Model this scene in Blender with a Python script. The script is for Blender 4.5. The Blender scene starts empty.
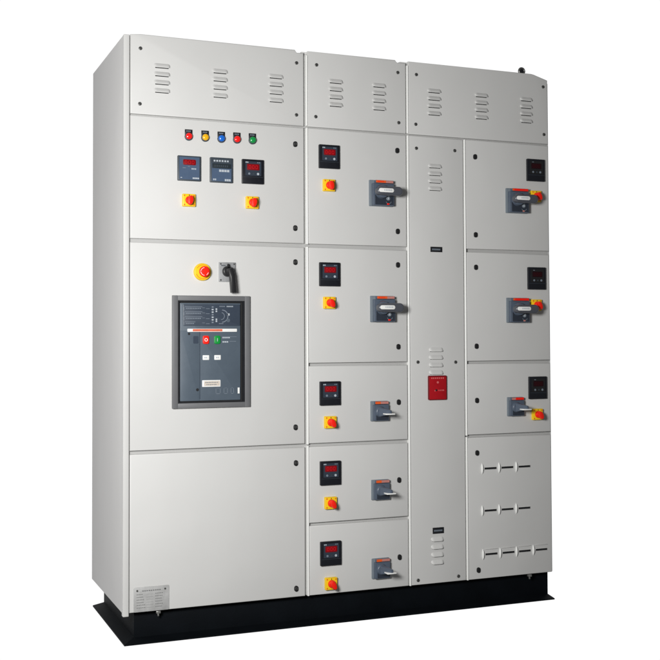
import bpy, bmesh, math, random
from mathutils import Vector, Matrix, Euler
random.seed(7)
scene = bpy.context.scene
COL = scene.collection
R = math.radians

# ------------------------------------------------------------------ materials
def mat(name, col, rough=.45, metal=0.0, bump=0.0, bscale=900, var=0.0, vscale=3.0, spec=.5, coat=0.0, emit=None, estr=0.0, wave=0.0):
    m = bpy.data.materials.new(name); m.use_nodes = True
    nt = m.node_tree; b = nt.nodes['Principled BSDF']
    b.inputs['Base Color'].default_value = (*col, 1)
    b.inputs['Roughness'].default_value = rough
    b.inputs['Metallic'].default_value = metal
    b.inputs['Specular IOR Level'].default_value = spec
    b.inputs['Coat Weight'].default_value = coat
    b.inputs['Coat Roughness'].default_value = .12
    if emit:
        b.inputs['Emission Color'].default_value = (*emit, 1)
        b.inputs['Emission Strength'].default_value = estr
    tc = nt.nodes.new('ShaderNodeTexCoord')
    if var > 0:
        n = nt.nodes.new('ShaderNodeTexNoise'); n.inputs['Scale'].default_value = vscale
        n.inputs['Detail'].default_value = 6; n.inputs['Roughness'].default_value = .65
        nt.links.new(tc.outputs['Object'], n.inputs['Vector'])
        mp = nt.nodes.new('ShaderNodeMapRange')
        mp.inputs['From Min'].default_value = .3; mp.inputs['From Max'].default_value = .7
        mp.inputs['To Min'].default_value = 1 - var; mp.inputs['To Max'].default_value = 1 + var
        nt.links.new(n.outputs['Fac'], mp.inputs['Value'])
        mx = nt.nodes.new('ShaderNodeVectorMath'); mx.operation = 'SCALE'
        mx.inputs[0].default_value = col
        nt.links.new(mp.outputs['Result'], mx.inputs['Scale'])
        nt.links.new(mx.outputs['Vector'], b.inputs['Base Color'])
        mr = nt.nodes.new('ShaderNodeMapRange')
        mr.inputs['To Min'].default_value = max(.05, rough - .08); mr.inputs['To Max'].default_value = rough + .08
        nt.links.new(n.outputs['Fac'], mr.inputs['Value'])
        nt.links.new(mr.outputs['Result'], b.inputs['Roughness'])
    last = None
    if wave > 0:                       # slow unevenness of folded sheet metal
        n3 = nt.nodes.new('ShaderNodeTexNoise'); n3.inputs['Scale'].default_value = 4.5
        n3.inputs['Detail'].default_value = 1
        nt.links.new(tc.outputs['Object'], n3.inputs['Vector'])
        b3 = nt.nodes.new('ShaderNodeBump'); b3.inputs['Strength'].default_value = 1.0
        b3.inputs['Distance'].default_value = wave
        nt.links.new(n3.outputs['Fac'], b3.inputs['Height']); last = b3
    if bump > 0:
        n2 = nt.nodes.new('ShaderNodeTexNoise'); n2.inputs['Scale'].default_value = bscale
        n2.inputs['Detail'].default_value = 2
        nt.links.new(tc.outputs['Object'], n2.inputs['Vector'])
        bp = nt.nodes.new('ShaderNodeBump'); bp.inputs['Strength'].default_value = .35
        bp.inputs['Distance'].default_value = bump
        nt.links.new(n2.outputs['Fac'], bp.inputs['Height'])
        if last: nt.links.new(last.outputs['Normal'], bp.inputs['Normal'])
        last = bp
    if last: nt.links.new(last.outputs['Normal'], b.inputs['Normal'])
    return m

M = {}
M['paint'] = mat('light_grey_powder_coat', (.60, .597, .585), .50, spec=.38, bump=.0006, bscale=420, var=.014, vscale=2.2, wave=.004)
M['side'] = mat('shaded_side_powder_coat', (.555, .548, .542), .54, spec=.35, bump=.0006, bscale=420, var=.014, vscale=2.0, wave=.004)  # same coat, darkened in colour for the shade on the side
M['black_paint'] = mat('black_enamel', (.0030, .0042, .0058), .70, spec=.08, bump=.001, bscale=120, var=.25, vscale=9)
M['black'] = mat('black_plastic', (.010, .011, .014), .38, bump=.0003, var=.1, vscale=30)
M['meter_black'] = mat('meter_black_plastic', (.008, .009, .013), .30, var=.1, vscale=30)
M['meter_panel'] = mat('meter_dark_overlay', (.030, .040, .058), .35)
M['meter_blue'] = mat('meter_blue_overlay', (.062, .098, .165), .4, var=.05, vscale=40)
M['meter_bezel'] = mat('meter_grey_bezel', (.040, .052, .066), .4)
M['glass_red'] = mat('red_display_window', (.10, .002, .004), .4, spec=.2, emit=(.9, .005, .012), estr=.12)
M['glass_off'] = mat('unlit_display_window', (.012, .004, .006), .3, spec=.2, emit=(.3, .004, .01), estr=.01)
M['digit'] = mat('red_led_digit', (.3, .006, .01), .5, spec=.2, emit=(1, .012, .02), estr=.30)
M['digit_dim'] = mat('dim_led_digit', (.03, .004, .005), .4, spec=.2, emit=(.5, .01, .02), estr=.02)
M['lcd'] = mat('grey_lcd', (.022, .030, .036), .22)
M['mark'] = mat('pale_print', (.42, .46, .50), .6)
M['mark_dim'] = mat('faint_print', (.17, .20, .24), .6)
M['yellow'] = mat('yellow_plastic', (.86, .56, .012), .35, var=.03, vscale=40, spec=.4)
M['red'] = mat('red_plastic', (.90, .016, .006), .38, var=.02, vscale=40, spec=.35)
M['pilot_red'] = mat('red_lens', (.80, .012, .010), .2, coat=.4, emit=(1, .02, .02), estr=.08)
M['pilot_yellow'] = mat('amber_lens', (.80, .42, .008), .2, coat=.4, emit=(1, .5, .02), estr=.05)
M['pilot_blue'] = mat('blue_lens', (.010, .13, .56), .2, coat=.4, emit=(.01, .1, .6), estr=.05)
M['pilot_green'] = mat('green_lens', (.006, .26, .055), .2, coat=.4, emit=(.01, .3, .08), estr=.03)
M['green'] = mat('green_button', (.004, .26, .040), .35)
M['orange'] = mat('orange_label', (.75, .10, .012), .5, var=.1, vscale=60)
M['pink'] = mat('faded_pink_label', (.50, .20, .17), .5, var=.1, vscale=60)
M['navy'] = mat('slate_blue_plastic', (.078, .100, .138), .36, bump=.0003, var=.10, vscale=25, spec=.6)
M['navy_dark'] = mat('dark_slate_plastic', (.026, .033, .048), .35, bump=.0003, var=.10, vscale=25, spec=.6)
M['grip'] = mat('dark_grey_grip', (.075, .080, .096), .32, bump=.0003, var=.10, vscale=25, spec=.6)
M['escut'] = mat('grey_escutcheon', (.17, .20, .23), .4, var=.05, vscale=30)
M['white'] = mat('white_label_and_highlight', (.82, .82, .80), .4)
M['cream'] = mat('cream_label', (.60, .53, .46), .5, var=.1, vscale=90)
M['bezel'] = mat('dark_grey_bezel', (.140, .142, .148), .5, bump=.0005, bscale=500, var=.04, vscale=15)
M['acb'] = mat('slate_grey_breaker', (.080, .105, .134), .42, bump=.0004, bscale=400, var=.06, vscale=14)
M['acb_head'] = mat('dark_header', (.040, .054, .078), .35, var=.05, vscale=20)
M['steel'] = mat('zinc_steel', (.42, .42, .40), .35, metal=.8, var=.1, vscale=60)
M['screw'] = mat('dull_screw', (.16, .16, .155), .35, metal=.7, var=.15, vscale=80)
M['lock_black'] = mat('black_lock', (.014, .014, .015), .32)
M['alu'] = mat('engraved_aluminium', (.41, .41, .405), .5, metal=.1, var=.16, vscale=28)
M['alu_mark'] = mat('engraving', (.22, .22, .22), .5, metal=.3)
M['grey_plate'] = mat('grey_metal_plate', (.30, .305, .31), .42, metal=.2, var=.12, vscale=40)
M['red_box'] = mat('red_annunciator', (.38, .004, .010), .32, var=.05, vscale=40)
M['red_dark'] = mat('red_box_rim', (.15, .004, .008), .4)
M['red_print'] = mat('pale_red_print', (.62, .14, .14), .5)
M['gap_shade'] = mat('grey_gap_shade', (.42, .418, .41), .6)  # darker than the paint, gap shade put into the colour
M['edge_glint'] = mat('white_edge_highlight', (.80, .80, .78), .4, bump=.0004, bscale=420)  # paler than the paint, edge highlight put into the colour
M['void'] = mat('dark_recess', (.006, .006, .007), .7)

# ------------------------------------------------------------------ mesh helpers
class MB:
    def __init__(s): s.bm = bmesh.new(); s.mats = []
    def mi(s, m):
        if m not in s.mats: s.mats.append(m)
        return s.mats.index(m)
    def merge(s, b, m):
        i = s.mi(m)
        for f in b.faces: f.material_index = i
        me = bpy.data.meshes.new('tmp'); b.to_mesh(me); b.free()
        s.bm.from_mesh(me); bpy.data.meshes.remove(me)
        return s
    def box(s, x0, x1, y0, y1, z0, z1, m, bev=0, seg=2, xf=None):
        b = bmesh.new(); bmesh.ops.create_cube(b, size=1)
        for v in b.verts:
            v.co = Vector(((x0 + x1) / 2 + v.co.x * (x1 - x0), (y0 + y1) / 2 + v.co.y * (y1 - y0), (z0 + z1) / 2 + v.co.z * (z1 - z0)))
        if bev: bmesh.ops.bevel(b, geom=b.edges[:], offset=bev, segments=seg, affect='EDGES', profile=.5)
        if xf: bmesh.ops.transform(b, matrix=xf, verts=b.verts)
        return s.merge(b, m)
    def prism(s, pts, y0, y1, m, bev=0, seg=2, xf=None):
        """polygon in x,z pushed from y0 (back) to y1 (front)"""
        b = bmesh.new(); n = len(pts)
        A = [b.verts.new((x, y0, z)) for x, z in pts]; B = [b.verts.new((x, y1, z)) for x, z in pts]
        b.faces.new(A); fr = b.faces.new(B)
        for i in range(n): b.faces.new((A[i], A[(i + 1) % n], B[(i + 1) % n], B[i]))
        bmesh.ops.recalc_face_normals(b, faces=b.faces)
        if bev: bmesh.ops.bevel(b, geom=[e for e in fr.edges], offset=bev, segments=seg, affect='EDGES', profile=.5)
        if xf: bmesh.ops.transform(b, matrix=xf, verts=b.verts)
        return s.merge(b, m)
    def rrect(s, x0, x1, z0, z1, y0, y1, r, m, bev=0, xf=None, k=4):
        pts = []
        for cx, cz, a0 in ((x1 - r, z1 - r, 0), (x0 + r, z1 - r, 90), (x0 + r, z0 + r, 180), (x1 - r, z0 + r, 270)):
            for i in range(k + 1):
                a = R(a0 + 90 * i / k); pts.append((cx + r * math.cos(a), cz + r * math.sin(a)))
        return s.prism(pts, y0, y1, m, bev, xf=xf)
    def disc(s, cx, cz, r, y0, y1, m, bev=0, n=28, r1=None, xf=None):
        r1 = r if r1 is None else r1
        b = bmesh.new()
        A = [b.verts.new((cx + r * math.cos(2 * math.pi * i / n), y0, cz + r * math.sin(2 * math.pi * i / n))) for i in range(n)]
        B = [b.verts.new((cx + r1 * math.cos(2 * math.pi * i / n), y1, cz + r1 * math.sin(2 * math.pi * i / n))) for i in range(n)]
        b.faces.new(A); fr = b.faces.new(B)
        for i in range(n): b.faces.new((A[i], A[(i + 1) % n], B[(i + 1) % n], B[i]))
        bmesh.ops.recalc_face_normals(b, faces=b.faces)
        if bev: bmesh.ops.bevel(b, geom=[e for e in fr.edges], offset=bev, segments=3, affect='EDGES', profile=.5)
        if xf: bmesh.ops.transform(b, matrix=xf, verts=b.verts)
        return s.merge(b, m)
    def dome(s, cx, cz, r, y0, h, m, n=28, k=6):
        b = bmesh.new(); rings = []
        for j in range(k):
            a = R(90 * j / k); rr = r * math.cos(a); y = y0 - h * math.sin(a)
            rings.append([b.verts.new((cx + rr * math.cos(2 * math.pi * i / n), y, cz + rr * math.sin(2 * math.pi * i / n))) for i in range(n)])
        t = b.verts.new((cx, y0 - h, cz))
        for j in range(k - 1):
            for i in range(n): b.faces.new((rings[j][i], rings[j][(i + 1) % n], rings[j + 1][(i + 1) % n], rings[j + 1][i]))
        for i in range(n): b.faces.new((rings[-1][i], rings[-1][(i + 1) % n], t))
        bmesh.ops.recalc_face_normals(b, faces=b.faces)
        return s.merge(b, m)
    def ring(s, cx, cz, r, t, y, m, a0=0, a1=360, n=32, d=.0006):
        b = bmesh.new(); c = []
        for i in range(n + 1):
            a = R(a0 + (a1 - a0) * i / n)
            c.append([b.verts.new((cx + q * math.cos(a), yy, cz + q * math.sin(a))) for q, yy in ((r, y), (r, y - d), (r - t, y - d), (r - t, y))])
        for i in range(n):
            for j in range(4): b.faces.new((c[i][j], c[i][(j + 1) % 4], c[i + 1][(j + 1) % 4], c[i + 1][j]))
        bmesh.ops.recalc_face_normals(b, faces=b.faces)
        return s.merge(b, m)
    def louvre(s, x0, x1, z, m, h=.017, d=.0085):
        """a pressed louvre: bulges out of the sheet, open along its lower lip"""
        b = bmesh.new(); nx, nz = 18, 8; g = []
        for i in range(nx + 1):
            u = i / nx; ex = min(1, min(u, 1 - u) * (x1 - x0) / .011); e = math.sqrt(max(0, 1 - (1 - ex) ** 2))
            row = []
            for j in range(nz + 1):
                t = j / nz
                row.append(b.verts.new((x0 + (x1 - x0) * u, -d * e * math.sin(t * math.pi / 2) - .0002, z + h * (.5 - t) * (0.35 + .65 * e) - .002)))
            g.append(row)
        for i in range(nx):
            for j in range(nz): b.faces.new((g[i][j], g[i][j + 1], g[i + 1][j + 1], g[i + 1][j]))
        bmesh.ops.recalc_face_normals(b, faces=b.faces)
        s.merge(b, m)
        zb = z - h * .5 - .002             # dark opening under the lip, its shadow painted in, set in the sheet
        return s.box(x0 + .006, x1 - .006, -.0006, .0005, zb - .0012, zb + .0025, M['void'])
    def build(s, name, parent=None, loc=(0, 0, 0), label=None, smooth=True):
        me = bpy.data.meshes.new(name); s.bm.to_mesh(me); s.bm.free()
        for m in s.mats: me.materials.append(m)
        if smooth:
            for p in me.polygons: p.use_smooth = True
            me.set_sharp_from_angle(angle=R(32))
        o = bpy.data.objects.new(name, me); COL.objects.link(o)
        o.location = loc
        if parent: o.parent = parent
        if label: o['label'] = label
        return o

def copy_part(o, parent, loc, label=None):
    c = o.copy(); COL.objects.link(c); c.parent = parent; c.location = loc
    if label: c['label'] = label
    for ch in o.children:
        d = ch.copy(); COL.objects.link(d); d.parent = c
    return c

# ------------------------------------------------------------------ the switchboard
W, D, H = 1.809, .634, 2.088
root = bpy.data.objects.new('electrical_switchboard', None); COL.objects.link(root)
root.empty_display_size = .3
root.location = (0, 0, .112)
root['label'] = 'tall light grey floor-standing electrical switchboard with many doors, meters and breakers on a black plinth'
root['category'] = 'switchboard'

# body carcass: corner cut a little at the right end of the top
m = MB()
b = bmesh.new()
WB = W + .006
prof = [(.0, 0), (WB, 0), (WB, 2.066), (WB - .085, H), (0, H)]
m.prism(prof, D, .0145, M['paint'], bev=.0015)
m.build('body', root)
m = MB(); m.box(.0190, 1.8045, .0137, .0144, .002, 2.070, M['gap_shade']); m.build('gap_shade_backing', root)  # backing sheet that carries the painted shade of the door gaps
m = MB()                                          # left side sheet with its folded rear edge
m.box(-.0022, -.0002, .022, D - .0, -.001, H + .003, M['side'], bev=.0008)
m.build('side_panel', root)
m = MB()
m.box(-.003, .0185, -.001, .021, -.012, H + .004, M['paint'], bev=.0025, seg=3)
m.build('corner_post', root)
# roof sheets with open notches between the cubicles
for pts in ([(-.002, H + .0005), (-.002, H + .0005), (.06, H + .009), (.655, H + .009), (.665, H + .0045), (.668, H + .0005)],
            [(.690, H + .0005), (.692, H + .009), (1.084, H + .009), (1.094, H + .0045), (1.097, H + .0005)],
            [(1.114, H + .0005), (1.116, H + .009), (1.715, H + .009), (1.732, H + .002), (1.735, H + .0005)]):
    m = MB(); m.prism(pts[(1 if pts[0] == pts[1] else 0):], D, .0142, M['paint'], bev=.001); m.build('roof_panel', root)
# rounded strips in the cubicle joints, paler to paint in the lit door edges
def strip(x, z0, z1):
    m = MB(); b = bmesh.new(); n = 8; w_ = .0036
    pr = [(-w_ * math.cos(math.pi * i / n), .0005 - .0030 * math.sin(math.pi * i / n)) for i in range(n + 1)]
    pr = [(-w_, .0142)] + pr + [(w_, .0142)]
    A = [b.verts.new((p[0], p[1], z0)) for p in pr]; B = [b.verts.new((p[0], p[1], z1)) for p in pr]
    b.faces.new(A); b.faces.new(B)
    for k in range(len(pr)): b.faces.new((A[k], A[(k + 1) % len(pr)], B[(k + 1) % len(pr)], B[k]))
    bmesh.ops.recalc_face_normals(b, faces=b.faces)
    m.merge(b, M['edge_glint']); m.build('joint_highlight', root, (x, 0, 0))
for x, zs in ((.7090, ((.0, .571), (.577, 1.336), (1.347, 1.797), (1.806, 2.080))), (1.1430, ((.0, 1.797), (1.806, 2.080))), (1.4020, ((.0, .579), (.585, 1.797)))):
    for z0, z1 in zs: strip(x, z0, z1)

# lifting eye on the roof
m = MB()
bb = bmesh.new()
maj, mnr = .0125, .0050
vs = [[bb.verts.new(((maj + mnr * math.cos(2 * math.pi * j / 10)) * math.cos(2 * math.pi * i / 24), mnr * math.sin(2 * math.pi * j / 10), (maj + mnr * math.cos(2 * math.pi * j / 10)) * math.sin(2 * math.pi * i / 24) + .010)) for j in range(10)] for i in range(24)]
for i in range(24):
    for j in range(10): bb.faces.new((vs[i][j], vs[(i + 1) % 24][j], vs[(i + 1) % 24][(j + 1) % 10], vs[i][(j + 1) % 10]))
bmesh.ops.recalc_face_normals(bb, faces=bb.faces)
m.merge(bb, M['screw'])
m.box(-.016, .016, -.010, .010, -.014, -.003, M['black'], bev=.002)
m.disc(0, .010, .0085, .004, -.004, M['black'], n=20)
m.build('lifting_eye', root, (1.690, .02, H + .0125))

# black plinth of rolled channel with the toes turned outwards
m = MB()
zb, zt = -.112, -.0015
fo, web = -.014, .040                              # flange edge and web, front
# front channel
m.box(.045, W - .001, web, web + .006, zb + .007, zt, M['black_paint'], bev=.001)
def flange(pts):
    bb = bmesh.new()
    lo = [bb.verts.new((x, y, zb)) for x, y, t in pts]; hi = [bb.verts.new((x, y, zb + t)) for x, y, t in pts]
    n = len(pts); bb.faces.new(lo); bb.faces.new(hi)
    for i in range(n): bb.faces.new((lo[i], lo[(i + 1) % n], hi[(i + 1) % n], hi[i]))
    bmesh.ops.recalc_face_normals(bb, faces=bb.faces)
    m.merge(bb, M['black_paint'])
RB = W - .003
flange([(.0, fo, .005), (RB, fo, .005), (RB, web + .003, .014), (.047, web + .003, .014)])
m.build('plinth', root)
front_base = m
m = MB()
m.box(.045, .051, web + .0065, D - .012, zb + .007, zt, M['black_paint'], bev=.001)
flange([(.0, fo + .0005, .005), (.046, web + .003, .014), (.046, D - .010, .014), (.0, D - .010, .005)])
m.build('plinth', root)
m = MB()
m.box(W - .006, W - .0005, web + .0065, D - .012, zb + .007, zt, M['black_paint'], bev=.001)
m.build('plinth', root)
m = MB()
m.box(.052, W - .0065, D - .020, D - .014, zb, zt, M['black_paint'], bev=.001)
m.build('plinth', root)
for x in (.128, 1.699):                            # bolts hanging below the doors
    m = MB()
    m.box(-.008, .008, -.007, .007, -.010, .0, M['steel'], bev=.002)
    m.box(-.003, .003, -.003, .003, -.020, -.010, M['steel'], bev=.0015)
    m.build('fixing_bolt', root, (x, .010, -.0025))

# ------------------------------------------------------------------ doors and cover panels
def door(name, x0, x1, z0, z1, louvres=(), louvre_z=None, screws=(), locks=(), corner=None, label=None):
    m = MB()
    if corner:
        pts = [(x0, z0), (x1, z0)] + list(corner)
    else:
        pts = [(x0, z0), (x1, z0), (x1, z1), (x0, z1)]
    m.prism(pts, .0135, 0, M['paint'], bev=.0038, seg=3)
    o = m.build(name, root, label=label)
    for gx0, gx1, gz in louvres:                   # each block of four slots is a sub-part
        l = MB()
        for k in range(4): l.louvre(gx0, gx1, gz + (1.5 - k) * .0305, M['paint'])
        l.build('louvre', o)
    for sx, sz in screws:
        c = MB()
        c.disc(0, 0, .0068, .0004, -.0028, M['screw'], bev=.0012, n=18)
        c.box(-.0055, .0055, -.0032, -.0026, -.0009, .0009, M['void'], xf=Matrix.Rotation(random.uniform(0, 3.1), 4, 'Y'))
        c.build('screw', o, (sx, 0, sz))
    for lx, lz in locks:
        c = MB()
        c.rrect(-.0080, .0080, -.0112, .0112, .0004, -.0052, .0079, M['lock_black'], bev=.0015)
        c.disc(0, .001, .0058, -.0050, -.0064, M['screw'] if lx < .69 else M['lock_black'], n=20)
        c.box(-.0016, .0016, -.0070, -.0062, -.0042, .0062, M['void'], xf=Matrix.Rotation(random.uniform(-.3, .3), 4, 'Y'))
        c.build('lock', o, (lx, 0, lz))
    return o

LZ = 1.944
XA, XB, XC, XD = (.0215, .6960), (.7132, 1.1350), (1.1472, 1.3945), (1.4062, 1.8050)
T = 2.0985
door('top_cover', XA[0], XA[1], 1.8035, 2.086, [(.107, .169, LZ), (.329, .390, LZ), (.551, .612, LZ)],
     screws=[(.058, 2.045), (.056, 1.841), (.666, 2.047), (.665, 1.845)], corner=[(.6960, 2.089), (.668, 2.088), (.660, T), (.060, T), (.0215, 2.0945)])
door('top_cover', XB[0], XB[1], 1.8035, 2.086, [(.799, .860, LZ + .002), (.986, 1.046, LZ + .002)],
     screws=[(.749, 2.047), (.745, 1.844), (1.099, 2.048), (1.102, 1.846)], corner=[(1.1350, T - .009), (1.097, 2.089), (1.088, T), (.7132, T)])
door('top_cover', XC[0], XD[1], 1.8035, 2.086, [(1.231, 1.294, LZ), (1.451, 1.513, LZ), (1.668, 1.728, LZ)],
     screws=[(1.182, 2.047), (1.178, 1.845), (1.782, 2.047), (1.784, 1.844)], corner=[(1.8050, 2.0770), (1.737, 2.0965), (1.725, T), (1.1472, T)])
door('metering_door', XA[0], XA[1], 1.3485, 1.7975, locks=[(.659, 1.731), (.658, 1.407)])
door('breaker_door', XA[0], XA[1], .5795, 1.3345, locks=[(.658, 1.276), (.657, .644)])
door('lower_door', XA[0], XA[1], .0, .5665, locks=[(.658, .508), (.658, .032)])
for z0, z1, lk in ((1.3485, 1.7975, (1.733, 1.409)), (.8885, 1.3345, (1.275, .949)), (.5795, .8765, (.729,)), (.2755, .5665, (.421,)), (.0, .2645, (.117,))):
    door('feeder_door', XB[0], XB[1], z0, z1, locks=[(1.094, l) for l in lk])
door('cable_alley_cover', XC[0], XC[1], .0, 1.7975, [(1.233, 1.294, 1.637), (1.231, 1.294, .893), (1.235, 1.290, .133)],
     screws=[(1.180, 1.748), (1.355, 1.749), (1.181, .887), (1.352, .885), (1.176, .019), (1.358, .020)])
for z0, z1, lk in ((1.3485, 1.7975, (1.729, 1.407)), (.8885, 1.3345, (1.273, .949)), (.5875, .8765, (.727,))):
    door('feeder_door', XD[0], XD[1], z0, z1, locks=[(1.449, l) for l in lk])
dist = door('distribution_door', XD[0], XD[1], .0, .5755, locks=[(1.448, .513), (1.450, .037)])

# slits for the small breakers, lower right door; pale ribs paint in the hoods' lit edge
def hood_glint(x, z, h=.046):
    m = MB(); b = bmesh.new(); n, k = 14, 6; g = []
    for i in range(n + 1):
        t = i / n * 2 - 1; e = (1 - abs(t) ** 2.2) ** .8 if abs(t) < 1 else 0
        g.append([b.verts.new((-.0046 * e * math.cos(math.pi * j / k) + .001, -.0085 * e * math.sin(math.pi * j / k) - .0003, t * h / 2)) for j in range(k + 1)])
    for i in range(n):
        for j in range(k): b.faces.new((g[i][j], g[i][j + 1], g[i + 1][j + 1], g[i + 1][j]))
    bmesh.ops.remove_doubles(b, verts=b.verts, dist=1e-5)
    bmesh.ops.recalc_face_normals(b, faces=b.faces)
    m.merge(b, M['edge_glint']); m.build('hood_edge_highlight', dist, (x, 0, z))
def slit(x0, x1, z, lip):
    m = MB(); L = x1 - x0
    m.rrect(-.0015, L + .0015, -.0055, .0055, .0004, -.0012, .002, M['paint'], bev=.0006)
    m.box(0, L, -.0016, -.0004, -.0040, .0040, M['void'])
    m.box(.006, L - .010, -.0035, -.0010, -.0020, .0014, M['black'], bev=.0006)
    if lip: m.box(-.004, L + .002, -.0030, .0004, .0195, .0210, M['paint'], bev=.0006)
    m.build('toggle_slot', dist, (x0, 0, z))
for z, xs in ((.4475, (1.470, 1.550, 1.632)), (.2755, (1.469, 1.549, 1.630)), (.098, (1.471, 1.552, 1.630, 1.711))):
    for k, x in enumerate(xs):
        hood_glint(x, z); slit(x + .0125, x + .0685, z, z < .1)

# ------------------------------------------------------------------ devices
def digits(m, cx, cz, w, h, y, mt, n=3):
    seg = {'8': (1,) * 7, '0': (1, 1, 1, 1, 1, 1, 0)}
    step = w / n; dw = step * .56; t = h * .12
    for k in range(n):
        x = cx - w / 2 + step * (k + .5)
        s = seg['0']
        if s[0]: m.box(x - dw / 2, x + dw / 2, y - .0003, y + .0002, cz + h / 2 - t, cz + h / 2, mt)
        if s[3]: m.box(x - dw / 2, x + dw / 2, y - .0003, y + .0002, cz - h / 2, cz - h / 2 + t, mt)
        for sx in (-1, 1):
            m.box(x + sx * dw / 2 - t / 2, x + sx * dw / 2 + t / 2, y - .00035, y + .0002, cz - h / 2 + t, cz + h / 2 - t, mt)

def dashes(m, x0, x1, z, h, y, mt, n, gap=.35):
    """rows of illegible small print"""
    w = (x1 - x0) / n
    for k in range(n):
        f = random.uniform(.75, 1)
        m.box(x0 + k * w, x0 + (k + 1 - gap * f) * w, y - .0003, y + .0002, z - h / 2, z + h / 2, mt)

def meter(x, z, style, w=.090, h=.093):
    m = MB()
    if style == 'blue' or style == 'energy':
        m.rrect(-w / 2, w / 2, -h / 2, h / 2, .0005, -.009, .003, M['meter_bezel'], bev=.0018)
        m.rrect(-w / 2 + .006, w / 2 - .006, -h / 2 + .005, h / 2 - .005, -.0085, -.0096, .001, M['meter_blue'])
        y = -.0096
        if style == 'blue':
            m.box(-.026, -.014, y - .0003, y, .0, .0022, M['mark_dim'])
            m.box(-.006, .001, y - .0003, y, .006, .008, M['mark_dim'])
            dashes(m, .008, .027, -.0015, .005, y, M['mark'], 3)
            m.box(-.034, -.028, y - .0003, y, -.037, -.034, M['mark'])
            dashes(m, .012, .037, -.036, .0055, y, M['mark'], 4, .12)
        else:
            m.rrect(-w / 2 + .006, w / 2 - .006, h / 2 - .022, h / 2 - .005, y, y - .0004, .001, M['meter_bezel'])
            dashes(m, -.031, .031, h / 2 - .0130, .0062, y - .0004, M['mark'], 6, .4)
            dashes(m, -.010, .031, -.0025, .0085, y, M['mark'], 4, .18)
            dashes(m, -.033, -.020, -.036, .006, y, M['mark'], 2, .3)
            dashes(m, .012, .036, -.037, .008, y, M['mark'], 3, .15)
        o = m.build('panel_meter', root, (x, 0, z), label='blue faced panel meter with red display' if style == 'blue' else 'blue faced energy meter with grey display')
        d = MB()
        if style == 'blue':
            d.rrect(-.0245, .0245, .012, .0325, y + .0002, y - .0010, .004, M['glass_red'], bev=.0004)
            digits(d, 0, .0222, .040, .012, y - .0010, M['digit'])
        else:
            d.rrect(-.037, .037, .006, .0245, y + .0002, y - .0010, .001, M['lcd'], bev=.0003)
            dashes(d, -.028, .028, .015, .007, y - .0010, M['meter_bezel'], 7, .5)
        d.build('display', o)
        return o
    off = style == 'off'
    m.rrect(-w / 2, w / 2, -h / 2, h / 2, .0005, -.010, .003, M['meter_black'], bev=.0022)
    y = -.010
    if not off:
        m.rrect(-.031, .032, -.016, .038, y + .0004, y - .0006, .002, M['meter_panel'])
    else:
        m.rrect(-.031, .032, -.016, .038, y + .0004, y - .0006, .002, M['lock_black'])
    y = -.0106
    dm = M['mark_dim'] if off else M['mark']
    if not off:
        dashes(m, -.030, -.018, .0345, .0042, y, dm, 2, .25); dashes(m, .016, .029, .0345, .0036, y, M['mark_dim'], 2)
    else:
        m.box(-.020, -.012, y - .0003, y, .0325, .0350, M['mark_dim'])
    m.disc(-.016, -.0085, .0042, y + .0002, y - .0012, M['mark_dim'], n=14)
    m.disc(.019, -.0085, .0046, y + .0002, y - .0012, dm, n=14)
    m.disc(.002, -.0085, .0034, y + .0002, y - .0012, M['meter_bezel'], n=14)
    m.box(-w / 2 + .004, w / 2 - .004, -.0106, -.0095, -.0215, -.0205, M['meter_bezel'])
    o = m.build('panel_meter', root, (x, 0, z), label='black panel meter with unlit display' if off else 'black panel meter with red display')
    d = MB()
    d.rrect(-.0245, .0245, .0055, .0285, y + .0002, y - .0010, .003, M['glass_off' if off else 'glass_red'], bev=.0004)
    digits(d, 0, .017, .040, .013, y - .0010, M['digit_dim' if off else 'digit'])
    d.build('display', o)
    return o

meter(.2395, 1.6135, 'blue', .088, .093)
meter(.363, 1.6135, 'energy', .088, .094)
m3 = meter(.4865, 1.6145, 'black', .086, .093)
mm = None
for z in (1.690, 1.2315, .7705, .4635, .1555):
    mm = meter(.799, z, 'black', .086, .093) if mm is None else copy_part(mm, root, (.799, 0, z))
mo = None
for z in (1.6885, 1.232, .7735):
    mo = meter(1.7385, z, 'off', .086, .094) if mo is None else copy_part(mo, root, (1.7385, 0, z))

def rotary(x, z, ang):
    m = MB()
    m.rrect(-.0245, .0245, -.0235, .0235, .0005, -.013, .003, M['yellow'], bev=.0028)
    for sx, sz in ((-.018, .017), (.018, .017), (-.018, -.017), (.018, -.017)):
        m.disc(sx, sz, .0028, -.0125, -.0134, M['orange'], n=12)
    m.box(-.0015, .0015, -.0134, -.0128, .0160, .0205, M['meter_black'])
    o = m.build('rotary_switch', root, (x, 0, z))
    k = MB(); rot = Matrix.Rotation(R(ang), 4, 'Y')
    k.disc(0, 0, .0150, -.0128, -.024, M['red'], bev=.002, r1=.0140)
    pts = []
    for i in range(28):                             # teardrop grip
        a = 2 * math.pi * i / 28; r_ = .0122 + .0075 * max(0, math.cos(a - R(-90))) ** 3 + .003 * max(0, math.cos(a - R(90))) ** 3
        pts.append((r_ * math.cos(a) * .82, r_ * math.sin(a)))
    k.prism(pts, -.0238, -.040, M['red'], bev=.0035, xf=rot)
    k.build('knob', o)
    return o
r0 = rotary(.238, 1.495, 8)
r1 = copy_part(r0, root, (.4835, 0, 1.497))
r2 = rotary(.797, 1.578, -8)
r3 = rotary(.797, 1.1210, -25)
for z in (.659, .3485, .0400): copy_part(r3, root, (.799, 0, z))
for x, z in ((1.7375, 1.578), (1.7345, 1.120), (1.7345, .6625)): copy_part(r3, root, (x, 0, z))

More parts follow.
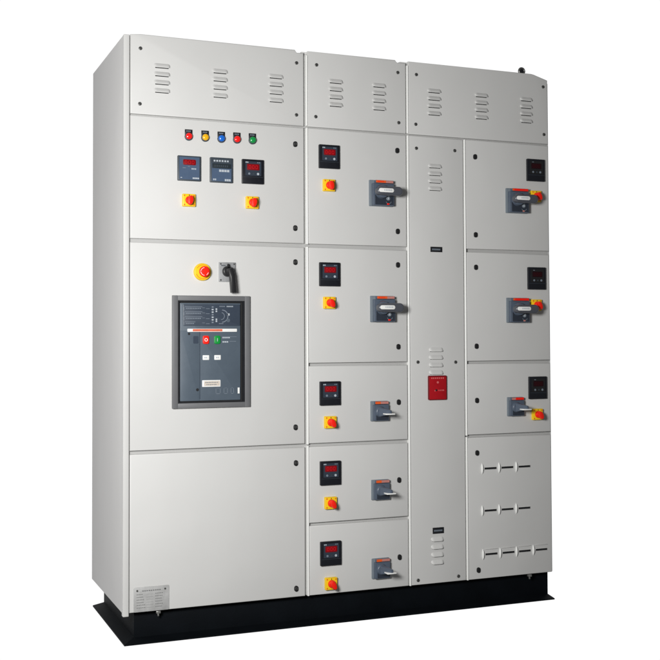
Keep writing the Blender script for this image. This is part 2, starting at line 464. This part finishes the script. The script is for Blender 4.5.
# pilot lamps
for x, z, c, l in ((.238, 1.735, 'pilot_red', 'red pilot lamp'), (.301, 1.735, 'pilot_yellow', 'amber pilot lamp'), (.3635, 1.735, 'pilot_blue', 'blue pilot lamp'),
                   (.4245, 1.736, 'pilot_red', 'second red pilot lamp'), (.4860, 1.737, 'pilot_green', 'green pilot lamp')):
    m = MB()
    m.disc(0, -.003, .0148, .0005, -.007, M['meter_bezel'], bev=.0015)
    o = m.build('pilot_lamp', root, (x, 0, z), label=l)
    t = MB()
    t.box(-.0142, .0142, -.004, .0004, .004, .0240, M['black'], bev=.001)
    dashes(t, -.009, .009, .0175, .004, -.004, M['mark_dim'], 3, .3)
    t.build('name_tag', o)
    t = MB()
    t.disc(0, -.002, .0120, -.0065, -.013, M[c], bev=.001); t.dome(0, -.002, .0119, -.0125, .005, M[c])
    t.build('lens', o)

# emergency stop
m = MB()
m.disc(0, 0, .0330, .0005, -.012, M['yellow'], bev=.002, n=40, r1=.0315)
m.ring(0, 0, .0265, .0016, -.012, M['orange'], 200, 330)
m.ring(0, 0, .0265, .0016, -.012, M['orange'], 20, 150)
o = m.build('emergency_stop', root, (.290, 0, 1.231), label='yellow and red emergency stop push button')
k = MB()
k.disc(0, 0, .0135, -.0118, -.026, M['red'])
k.disc(0, 0, .0185, -.0255, -.034, M['red'], bev=.002, r1=.0205)
k.dome(0, 0, .0187, -.0338, .0035, M['red'])
k.ring(0, 0, .0150, .0016, -.0352, M['white'], 95, 170, d=.0012); k.ring(0, 0, .0150, .0016, -.0352, M['white'], 190, 265, d=.0012); k.ring(0, 0, .0150, .0016, -.0352, M['white'], 300, 345, d=.0012)
k.build('mushroom_button', o)

# selector with its long black handle
m = MB()
m.rrect(-.0325, .0325, -.0365, .0365, .0005, -.006, .002, M['grey_plate'], bev=.001)
for sx in (-.026, .026):
    for sz in (-.030, .030): m.disc(sx, sz, .003, -.0058, -.0075, M['screw'], n=14)
dashes(m, -.024, -.006, .024, .004, -.006, M['meter_bezel'], 4, .3)
o = m.build('selector_switch', root, (.386, 0, 1.2325))
k = MB()
k.disc(0, .002, .0205, -.0058, -.022, M['lock_black'], bev=.003, r1=.019)
k.prism([(-.006, .014), (.006, .014), (.002, .030), (-.002, .030)], -.010, -.022, M['lock_black'], bev=.001)
k.prism([(-.008, .010), (.010, .016), (.0185, -.01), (.0250, -.077), (.0060, -.079), (.0010, -.02)], -.022, -.044, M['lock_black'], bev=.004)
k.build('handle', o)

# breaker operating mechanisms
def big_breaker(x, z, fade=False):
    m = MB()
    m.rrect(-.0505, .0500, -.0520, .0520, .0005, -.0075, .003, M['escut'], bev=.0015)
    m.rrect(-.0420, .0495, -.0505, .0380, -.0070, -.0240, .003, M['navy'], bev=.002)
    y = -.0242
    m.rrect(-.034, .045, -.047, -.008, -.0235, -.0255, .002, M['navy_dark'])
    m.disc(.022, -.022, .0082, -.0250, -.0285, M['escut'], bev=.001, n=20)
    m.box(.0195, .0245, -.0292, -.0280, -.026, -.018, M['mark'], bev=.0004)
    m.ring(.024, -.030, .013, .0018, -.0255, M['escut'], 200, 340)
    m.box(.017, .027, -.0262, -.0250, -.0465, -.0405, M['pink' if fade else 'red'], bev=.0006)
    o = m.build('breaker_mechanism', root, (x, 0, z))
    l = MB()
    l.box(-.030, .048, -.0225, -.0065, .0392, .0505, M['navy'], bev=.001)
    l.box(-.029, .014 if not fade else -.02, -.0235, -.0222, .0402, .0497, M['orange'])
    l.box(.014 if not fade else -.02, .046, -.0232, -.0222, .0402, .0497, M['pink' if not fade else 'red'])
    dashes(l, -.022, .006, .045, .004, -.0236, M['red'], 4, .4)
    l.build('warning_label', o)
    k = MB()
    k.disc(-.006, .0, .0290, -.0235, -.044, M['navy'], bev=.004, r1=.024)
    pts = []
    for i in range(13): a = R(-90 + 180 * i / 12); pts.append((.052 + .0185 * math.cos(a), .0185 * math.sin(a)))
    for i in range(13): a = R(90 + 180 * i / 12); pts.append((-.026 + .0165 * math.cos(a), .0165 * math.sin(a)))
    k.prism(pts, -.040, -.066, M['grip'], bev=.009, seg=5)
    h = k.build('handle', o, (0, 0, .004))
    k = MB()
    k.rrect(-.036, .028, -.0070, .0090, -.0655, -.0675, .0075, M['white'], bev=.0006)  # highlight on the grip, built as a white plate
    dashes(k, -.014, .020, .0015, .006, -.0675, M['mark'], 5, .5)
    k.build('handle_highlight', o, (0, 0, .004))
    return o
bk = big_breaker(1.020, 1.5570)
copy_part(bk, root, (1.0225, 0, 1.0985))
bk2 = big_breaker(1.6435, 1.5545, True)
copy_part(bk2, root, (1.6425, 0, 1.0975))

def small_breaker(x, z, fade=False):
    m = MB()
    m.rrect(-.0375, .0365, -.0395, .0395, .0005, -.0065, .003, M['escut'], bev=.0015)
    m.rrect(-.0300, .0360, -.0380, .0260, -.0060, -.0180, .003, M['navy'], bev=.002)
    m.rrect(-.0200, .0320, -.0350, -.008, -.0175, -.0192, .002, M['navy_dark'])
    m.ring(-.002, -.004, .021, .002, -.0180, M['escut'], 120, 330)
    o = m.build('breaker_mechanism', root, (x, 0, z))
    l = MB()
    l.box(-.0240, .0350, -.0168, -.0060, .0272, .0385, M['navy'], bev=.001)
    l.box(-.0225, .0 if not fade else -.005, -.0176, -.0166, .0282, .0378, M['pink' if fade else 'orange'])
    l.box(.0 if not fade else -.005, .0340, -.0174, -.0166, .0282, .0378, M['pink' if not fade else 'red'])
    l.build('warning_label', o)
    k = MB()
    k.disc(-.002, -.002, .0225, -.0175, -.026, M['navy'], bev=.003, r1=.018)
    # finger lever standing out of the hub towards the right
    b = bmesh.new()
    P = [(-.012, -.024, .016), (.008, -.024, .016), (.024, -.072, .006), (.015, -.074, .006)]
    lo = [b.verts.new((px_, py_, -.004 - pz)) for px_, py_, pz in P]; hi = [b.verts.new((px_, py_, -.001 + pz)) for px_, py_, pz in P]
    b.faces.new(lo); b.faces.new(hi)
    for i in range(4): b.faces.new((lo[i], lo[(i + 1) % 4], hi[(i + 1) % 4], hi[i]))
    bmesh.ops.recalc_face_normals(b, faces=b.faces)
    bmesh.ops.bevel(b, geom=b.edges[:], offset=.002, segments=2, affect='EDGES')
    k.merge(b, M['navy'])
    h = k.build('handle', o)
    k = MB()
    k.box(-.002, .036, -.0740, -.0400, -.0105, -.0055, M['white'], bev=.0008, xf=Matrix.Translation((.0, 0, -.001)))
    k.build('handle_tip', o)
    return o
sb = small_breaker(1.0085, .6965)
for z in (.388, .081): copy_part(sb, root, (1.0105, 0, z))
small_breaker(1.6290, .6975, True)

# ------------------------------------------------------------------ main air circuit breaker in its bezel
AX, AZ = .324, .9355
m = MB()
ow, oh, iw, ih = .149, .2075, .128, .1885
for x0, x1, z0, z1 in ((-ow, -iw, -oh, oh), (iw, ow, -oh, oh)):
    m.box(x0, x1, -.012, .0005, z0, z1, M['bezel'], bev=.0018)
for z0, z1 in ((ih, oh), (-oh, -ih)):
    m.box(-iw - .0005, iw + .0005, -.0117, .0004, z0 + .0001, z1 - .0001, M['bezel'], bev=.0015)
m.box(-iw, -iw + .0055, -.0105, .0003, -ih, ih, M['black']); m.box(iw - .0075, iw, -.0105, .0003, -ih, ih, M['black'])
m.box(-iw + .0055, iw - .0075, -.0104, .0003, ih - .004, ih, M['black']); m.box(-iw + .0055, iw - .0075, -.0104, .0003, -ih, -ih + .004, M['black'])
m.box(-iw + .0035, iw - .0035, -.0018, -.0003, -ih + .004, ih - .004, M['void'])
acb = m.build('main_circuit_breaker', root, (AX, 0, AZ), label='large slate grey main breaker in a dark grey frame')
f = MB()
f.rrect(-.119, .112, -.181, .180, -.0018, -.0070, .002, M['acb'], bev=.0015)
f.rrect(-.119, -.046, -.181, .078, -.0068, -.0080, .001, M['acb'], bev=.0008)
f.box(-.0455, -.0435, -.0074, -.0069, -.175, .076, M['acb_head'])
f.box(-.1185, -.114, -.0076, -.0069, .090, .174, M['mark_dim'])
f.disc(-.054, -.140, .0055, -.0078, -.0086, M['void'], n=16)
f.disc(-.086, .066, .0045, -.0078, -.0086, M['void'], n=16)
f.rrect(-.070, -.050, .030, .058, -.0079, -.0084, .004, M['acb_head'])
for x0, x1, t in ((.014, .036, 0), (.045, .064, 0), (.072, .088, 1)):
    for a in ((x0 + .002, x0 + .0035, -.154, -.137), (x1 - .0035, x1 - .002, -.154, -.137), (x0 + .004, x1 - .004, -.157, -.1555), (x0 + .005, x1 - .005, -.1360, -.1350)):
        f.box(a[0], a[1], -.0075, -.0069, a[2], a[3], M['mark_dim'])
f.box(.101, .108, -.0078, -.0069, -.157, -.135, M['white'])
dashes(f, .042, .072, .052, .005, -.0070, M['mark'], 4, .25); dashes(f, .042, .098, .055, .0015, -.0070, M['mark_dim'], 8, .2)
dashes(f, .042, .066, .036, .005, -.0070, M['mark'], 3, .25); dashes(f, .070, .096, .038, .002, -.0070, M['mark_dim'], 5, .3)
f.build('front_plate', acb)
h = MB(); y = -.0098
h.rrect(-.108, .110, .096, .176, -.0068, y, .003, M['acb_head'], bev=.001)
for j in range(4):                                  # printed curve chart of the trip unit
    zz = .166 - j * .0185
    h.box(-.103, -.036 if j < 3 else -.062, y - .0003, y + .0002, zz - .0008, zz + .0008, M['mark_dim'])
    dashes(h, -.098, -.040 if j < 3 else -.066, zz - .006, .0034, y, M['mark_dim'], 9 if j < 3 else 5, .3)
    h.box(-.106, -.1045, y - .0003, y + .0002, zz - .013, zz - .001, M['mark_dim'])
    h.box(-.036, -.026, y - .0003, y + .0002, -.0006, .0006, M['mark_dim'], xf=Matrix.Translation((-.0, 0, zz - .004)) @ Matrix.Rotation(R(35 if j % 2 else -35), 4, 'Y') @ Matrix.Translation((.031, 0, 0)) if False else Matrix.Translation((0, 0, zz - .004)))
    h.box(-.022, -.008, y - .0003, y + .0002, zz - .0075, zz - .006, M['mark_dim'])
for j in range(7): h.box(.000, .007, y - .0004, y + .0002, .106 + j * .0095, .111 + j * .0095, M['mark'] if j % 3 else M['mark_dim'])
for zz in (.147, .155, .110, .117): h.box(.015, .021, y - .0004, y + .0002, zz, zz + .0055, M['mark'])
h.ring(.040, .132, .024, .003, y, M['mark_dim'], -90, 90); h.ring(.036, .132, .014, .002, y, M['mark_dim'], -90, 80)
h.box(.060, .069, y - .0006, y + .0002, .134, .142, M['mark'])
h.disc(.064, .116, .007, y + .0002, y - .0015, M['acb'], n=18)
dashes(h, .030, .052, .168, .0035, y, M['mark_dim'], 4, .3); dashes(h, .058, .084, .168, .004, y, M['mark'], 5, .4)
dashes(h, .028, .046, .104, .003, y, M['mark_dim'], 3, .3)
h.build('trip_unit', acb)
s = MB()
s.rrect(-.092, .098, .0735, .0850, -.0068, -.0090, .002, M['white'], bev=.0005)
s.box(-.072, .041, -.0096, -.0088, .0755, .0835, M['orange'])
s.box(-.070, .038, -.0099, -.0094, .0785, .0805, M['pink'])
s.build('stripe_label', acb)
for nm, x0, mt in (('push_button', -.034, 'red'), ('push_button', .0095, 'green')):
    k = MB(); w_ = .0235
    k.rrect(x0, x0 + w_, .0285, .0595, -.0068, -.0125, .006, M[mt], bev=.0015)
    if mt == 'red': k.ring(x0 + w_ / 2, .044, .0062, .0022, -.0125, M['white'])
    else: k.box(x0 + w_ / 2 - .0012, x0 + w_ / 2 + .0012, -.0131, -.0123, .038, .050, M['mark'])
    k.build(nm, acb, label='red open button' if mt == 'red' else 'green close button')
for x0 in (-.034, .0105):
    k = MB(); k.rrect(x0, x0 + .0245, -.0305, -.0130, -.0068, -.0088, .002, M['white'], bev=.0005)
    dashes(k, x0 + .006, x0 + .018, -.022, .006, -.0088, M['mark'], 2, .4)
    k.build('indicator_window', acb)
k = MB(); k.rrect(-.036, .034, -.130, -.1055, -.0068, -.0082, .0015, M['white'], bev=.0003)
k.rrect(-.029, .031, -.1265, -.109, -.0080, -.0086, .001, M['cream'])
dashes(k, -.024, .026, -.114, .003, -.0086, M['escut'], 8, .4); dashes(k, -.020, .020, -.122, .003, -.0086, M['escut'], 6, .4)
k.build('rating_plate', acb)

# ------------------------------------------------------------------ small plates
for x, z, w_, h_ in ((1.2675, 1.3415, .053, .0215), (1.2675, .2100, .050, .0245)):
    m = MB(); m.rrect(-w_ / 2, w_ / 2, -h_ / 2, h_ / 2, .0005, -.0022, .001, M['black'], bev=.0006)
    dashes(m, -.019, .019, .0, .0065, -.0022, M['mark_dim'], 6, .35)
    m.build('name_tag', root, (x, 0, z))
m = MB()
m.rrect(-.0415, .0415, -.0490, .0495, .0005, -.008, .005, M['red_dark'], bev=.002)
m.rrect(-.038, .038, -.0460, .0450, -.0075, -.0088, .003, M['red_box'], bev=.0005)
dashes(m, -.030, .030, .0390, .0055, -.0088, M['red_print'], 7, .45)
m.disc(-.001, .022, .0046, -.0085, -.0100, M['red_print'], n=14)
m.box(-.0155, -.0115, -.0092, -.0086, -.014, -.009, M['red_print'])
m.disc(-.008, -.009, .0040, -.0085, -.0098, M['void'], n=14)
dashes(m, .002, .030, -.010, .0050, -.0088, M['red_print'], 4, .55)
m.build('warning_box', root, (1.2665, 0, .7825), label='dark red box with small pale lettering')
m = MB()
m.rrect(-.0650, .0655, -.0445, .0445, .0005, -.0015, .005, M['alu'], bev=.0005)
for sx in (-.052, .050): m.disc(sx, .032, .0035, -.0013, -.0030, M['screw'], n=14)
y = -.0015
dashes(m, -.034, .036, .030, .004, y, M['alu_mark'], 9, .3)
for j in range(6):
    zz = .018 - j * .0095
    dashes(m, -.054, -.026 + random.uniform(-.006, .006), zz, .0026, y, M['alu_mark'], 5, .35)
    m.box(-.020, .006, y - .0002, y + .0002, zz - .0012, zz - .0006, M['alu_mark'])
    dashes(m, .014, .044 + random.uniform(-.006, .006), zz, .0026, y, M['alu_mark'], 5, .35)
m.build('rating_plate', root, (.1005, 0, .0455), label='engraved aluminium plate low on the left door')

# ------------------------------------------------------------------ camera
cam = bpy.data.cameras.new('camera'); co = bpy.data.objects.new('camera', cam); COL.objects.link(co)
co.location = (-.8040, -3.9477, .9778 + .112)
co.rotation_euler = (Matrix.Rotation(R(-22.1374), 3, 'Z') @ Matrix.Rotation(R(91.7132), 3, 'X') @ Matrix.Rotation(R(-.2293), 3, 'Z')).to_euler()
cam.sensor_fit = 'HORIZONTAL'; cam.sensor_width = 36
cam.lens = 36 * 1097.75 / 660
cam.shift_x = 0; cam.shift_y = (306.92 - 330) / 660
cam.clip_start = .05; cam.clip_end = 100
scene.camera = co

# ------------------------------------------------------------------ light: made-up surround, white backdrop behind, dimmed in front to keep light off the doors, one softbox
w = bpy.data.worlds.new('World'); scene.world = w; w.use_nodes = True
nt = w.node_tree; bg = nt.nodes['Background']
tc = nt.nodes.new('ShaderNodeTexCoord'); sp = nt.nodes.new('ShaderNodeSeparateXYZ')
nt.links.new(tc.outputs['Generated'], sp.inputs[0])
mr = nt.nodes.new('ShaderNodeMapRange'); mr.interpolation_type = 'SMOOTHSTEP'
mr.inputs['From Min'].default_value = .20; mr.inputs['From Max'].default_value = .56
mr.inputs['To Min'].default_value = .10; mr.inputs['To Max'].default_value = 1.02
nt.links.new(sp.outputs['Y'], mr.inputs['Value'])
nt.links.new(mr.outputs['Result'], bg.inputs['Strength'])
bg.inputs['Color'].default_value = (1, 1, 1, 1)

def area(name, loc, aim, size, power, col=(1, 1, 1), sy=None):
    l = bpy.data.lights.new(name, 'AREA'); o = bpy.data.objects.new(name, l); COL.objects.link(o)
    l.energy = power; l.color = col; l.size = size
    if sy: l.shape = 'RECTANGLE'; l.size_y = sy
    o.location = loc
    o.rotation_euler = (Vector(aim) - Vector(loc)).to_track_quat('-Z', 'Y').to_euler()
    return o
area('softbox', (-1.12, -2.52, 1.46), (.45, 0, 1.12), .6, 114, (1, .997, .985), .55)

scene.view_settings.view_transform = 'Standard'
scene.view_settings.look = 'None'
scene.view_settings.exposure = 0
scene.view_settings.gamma = 1
scene.render.film_transparent = False
scene.cycles.use_denoising = True
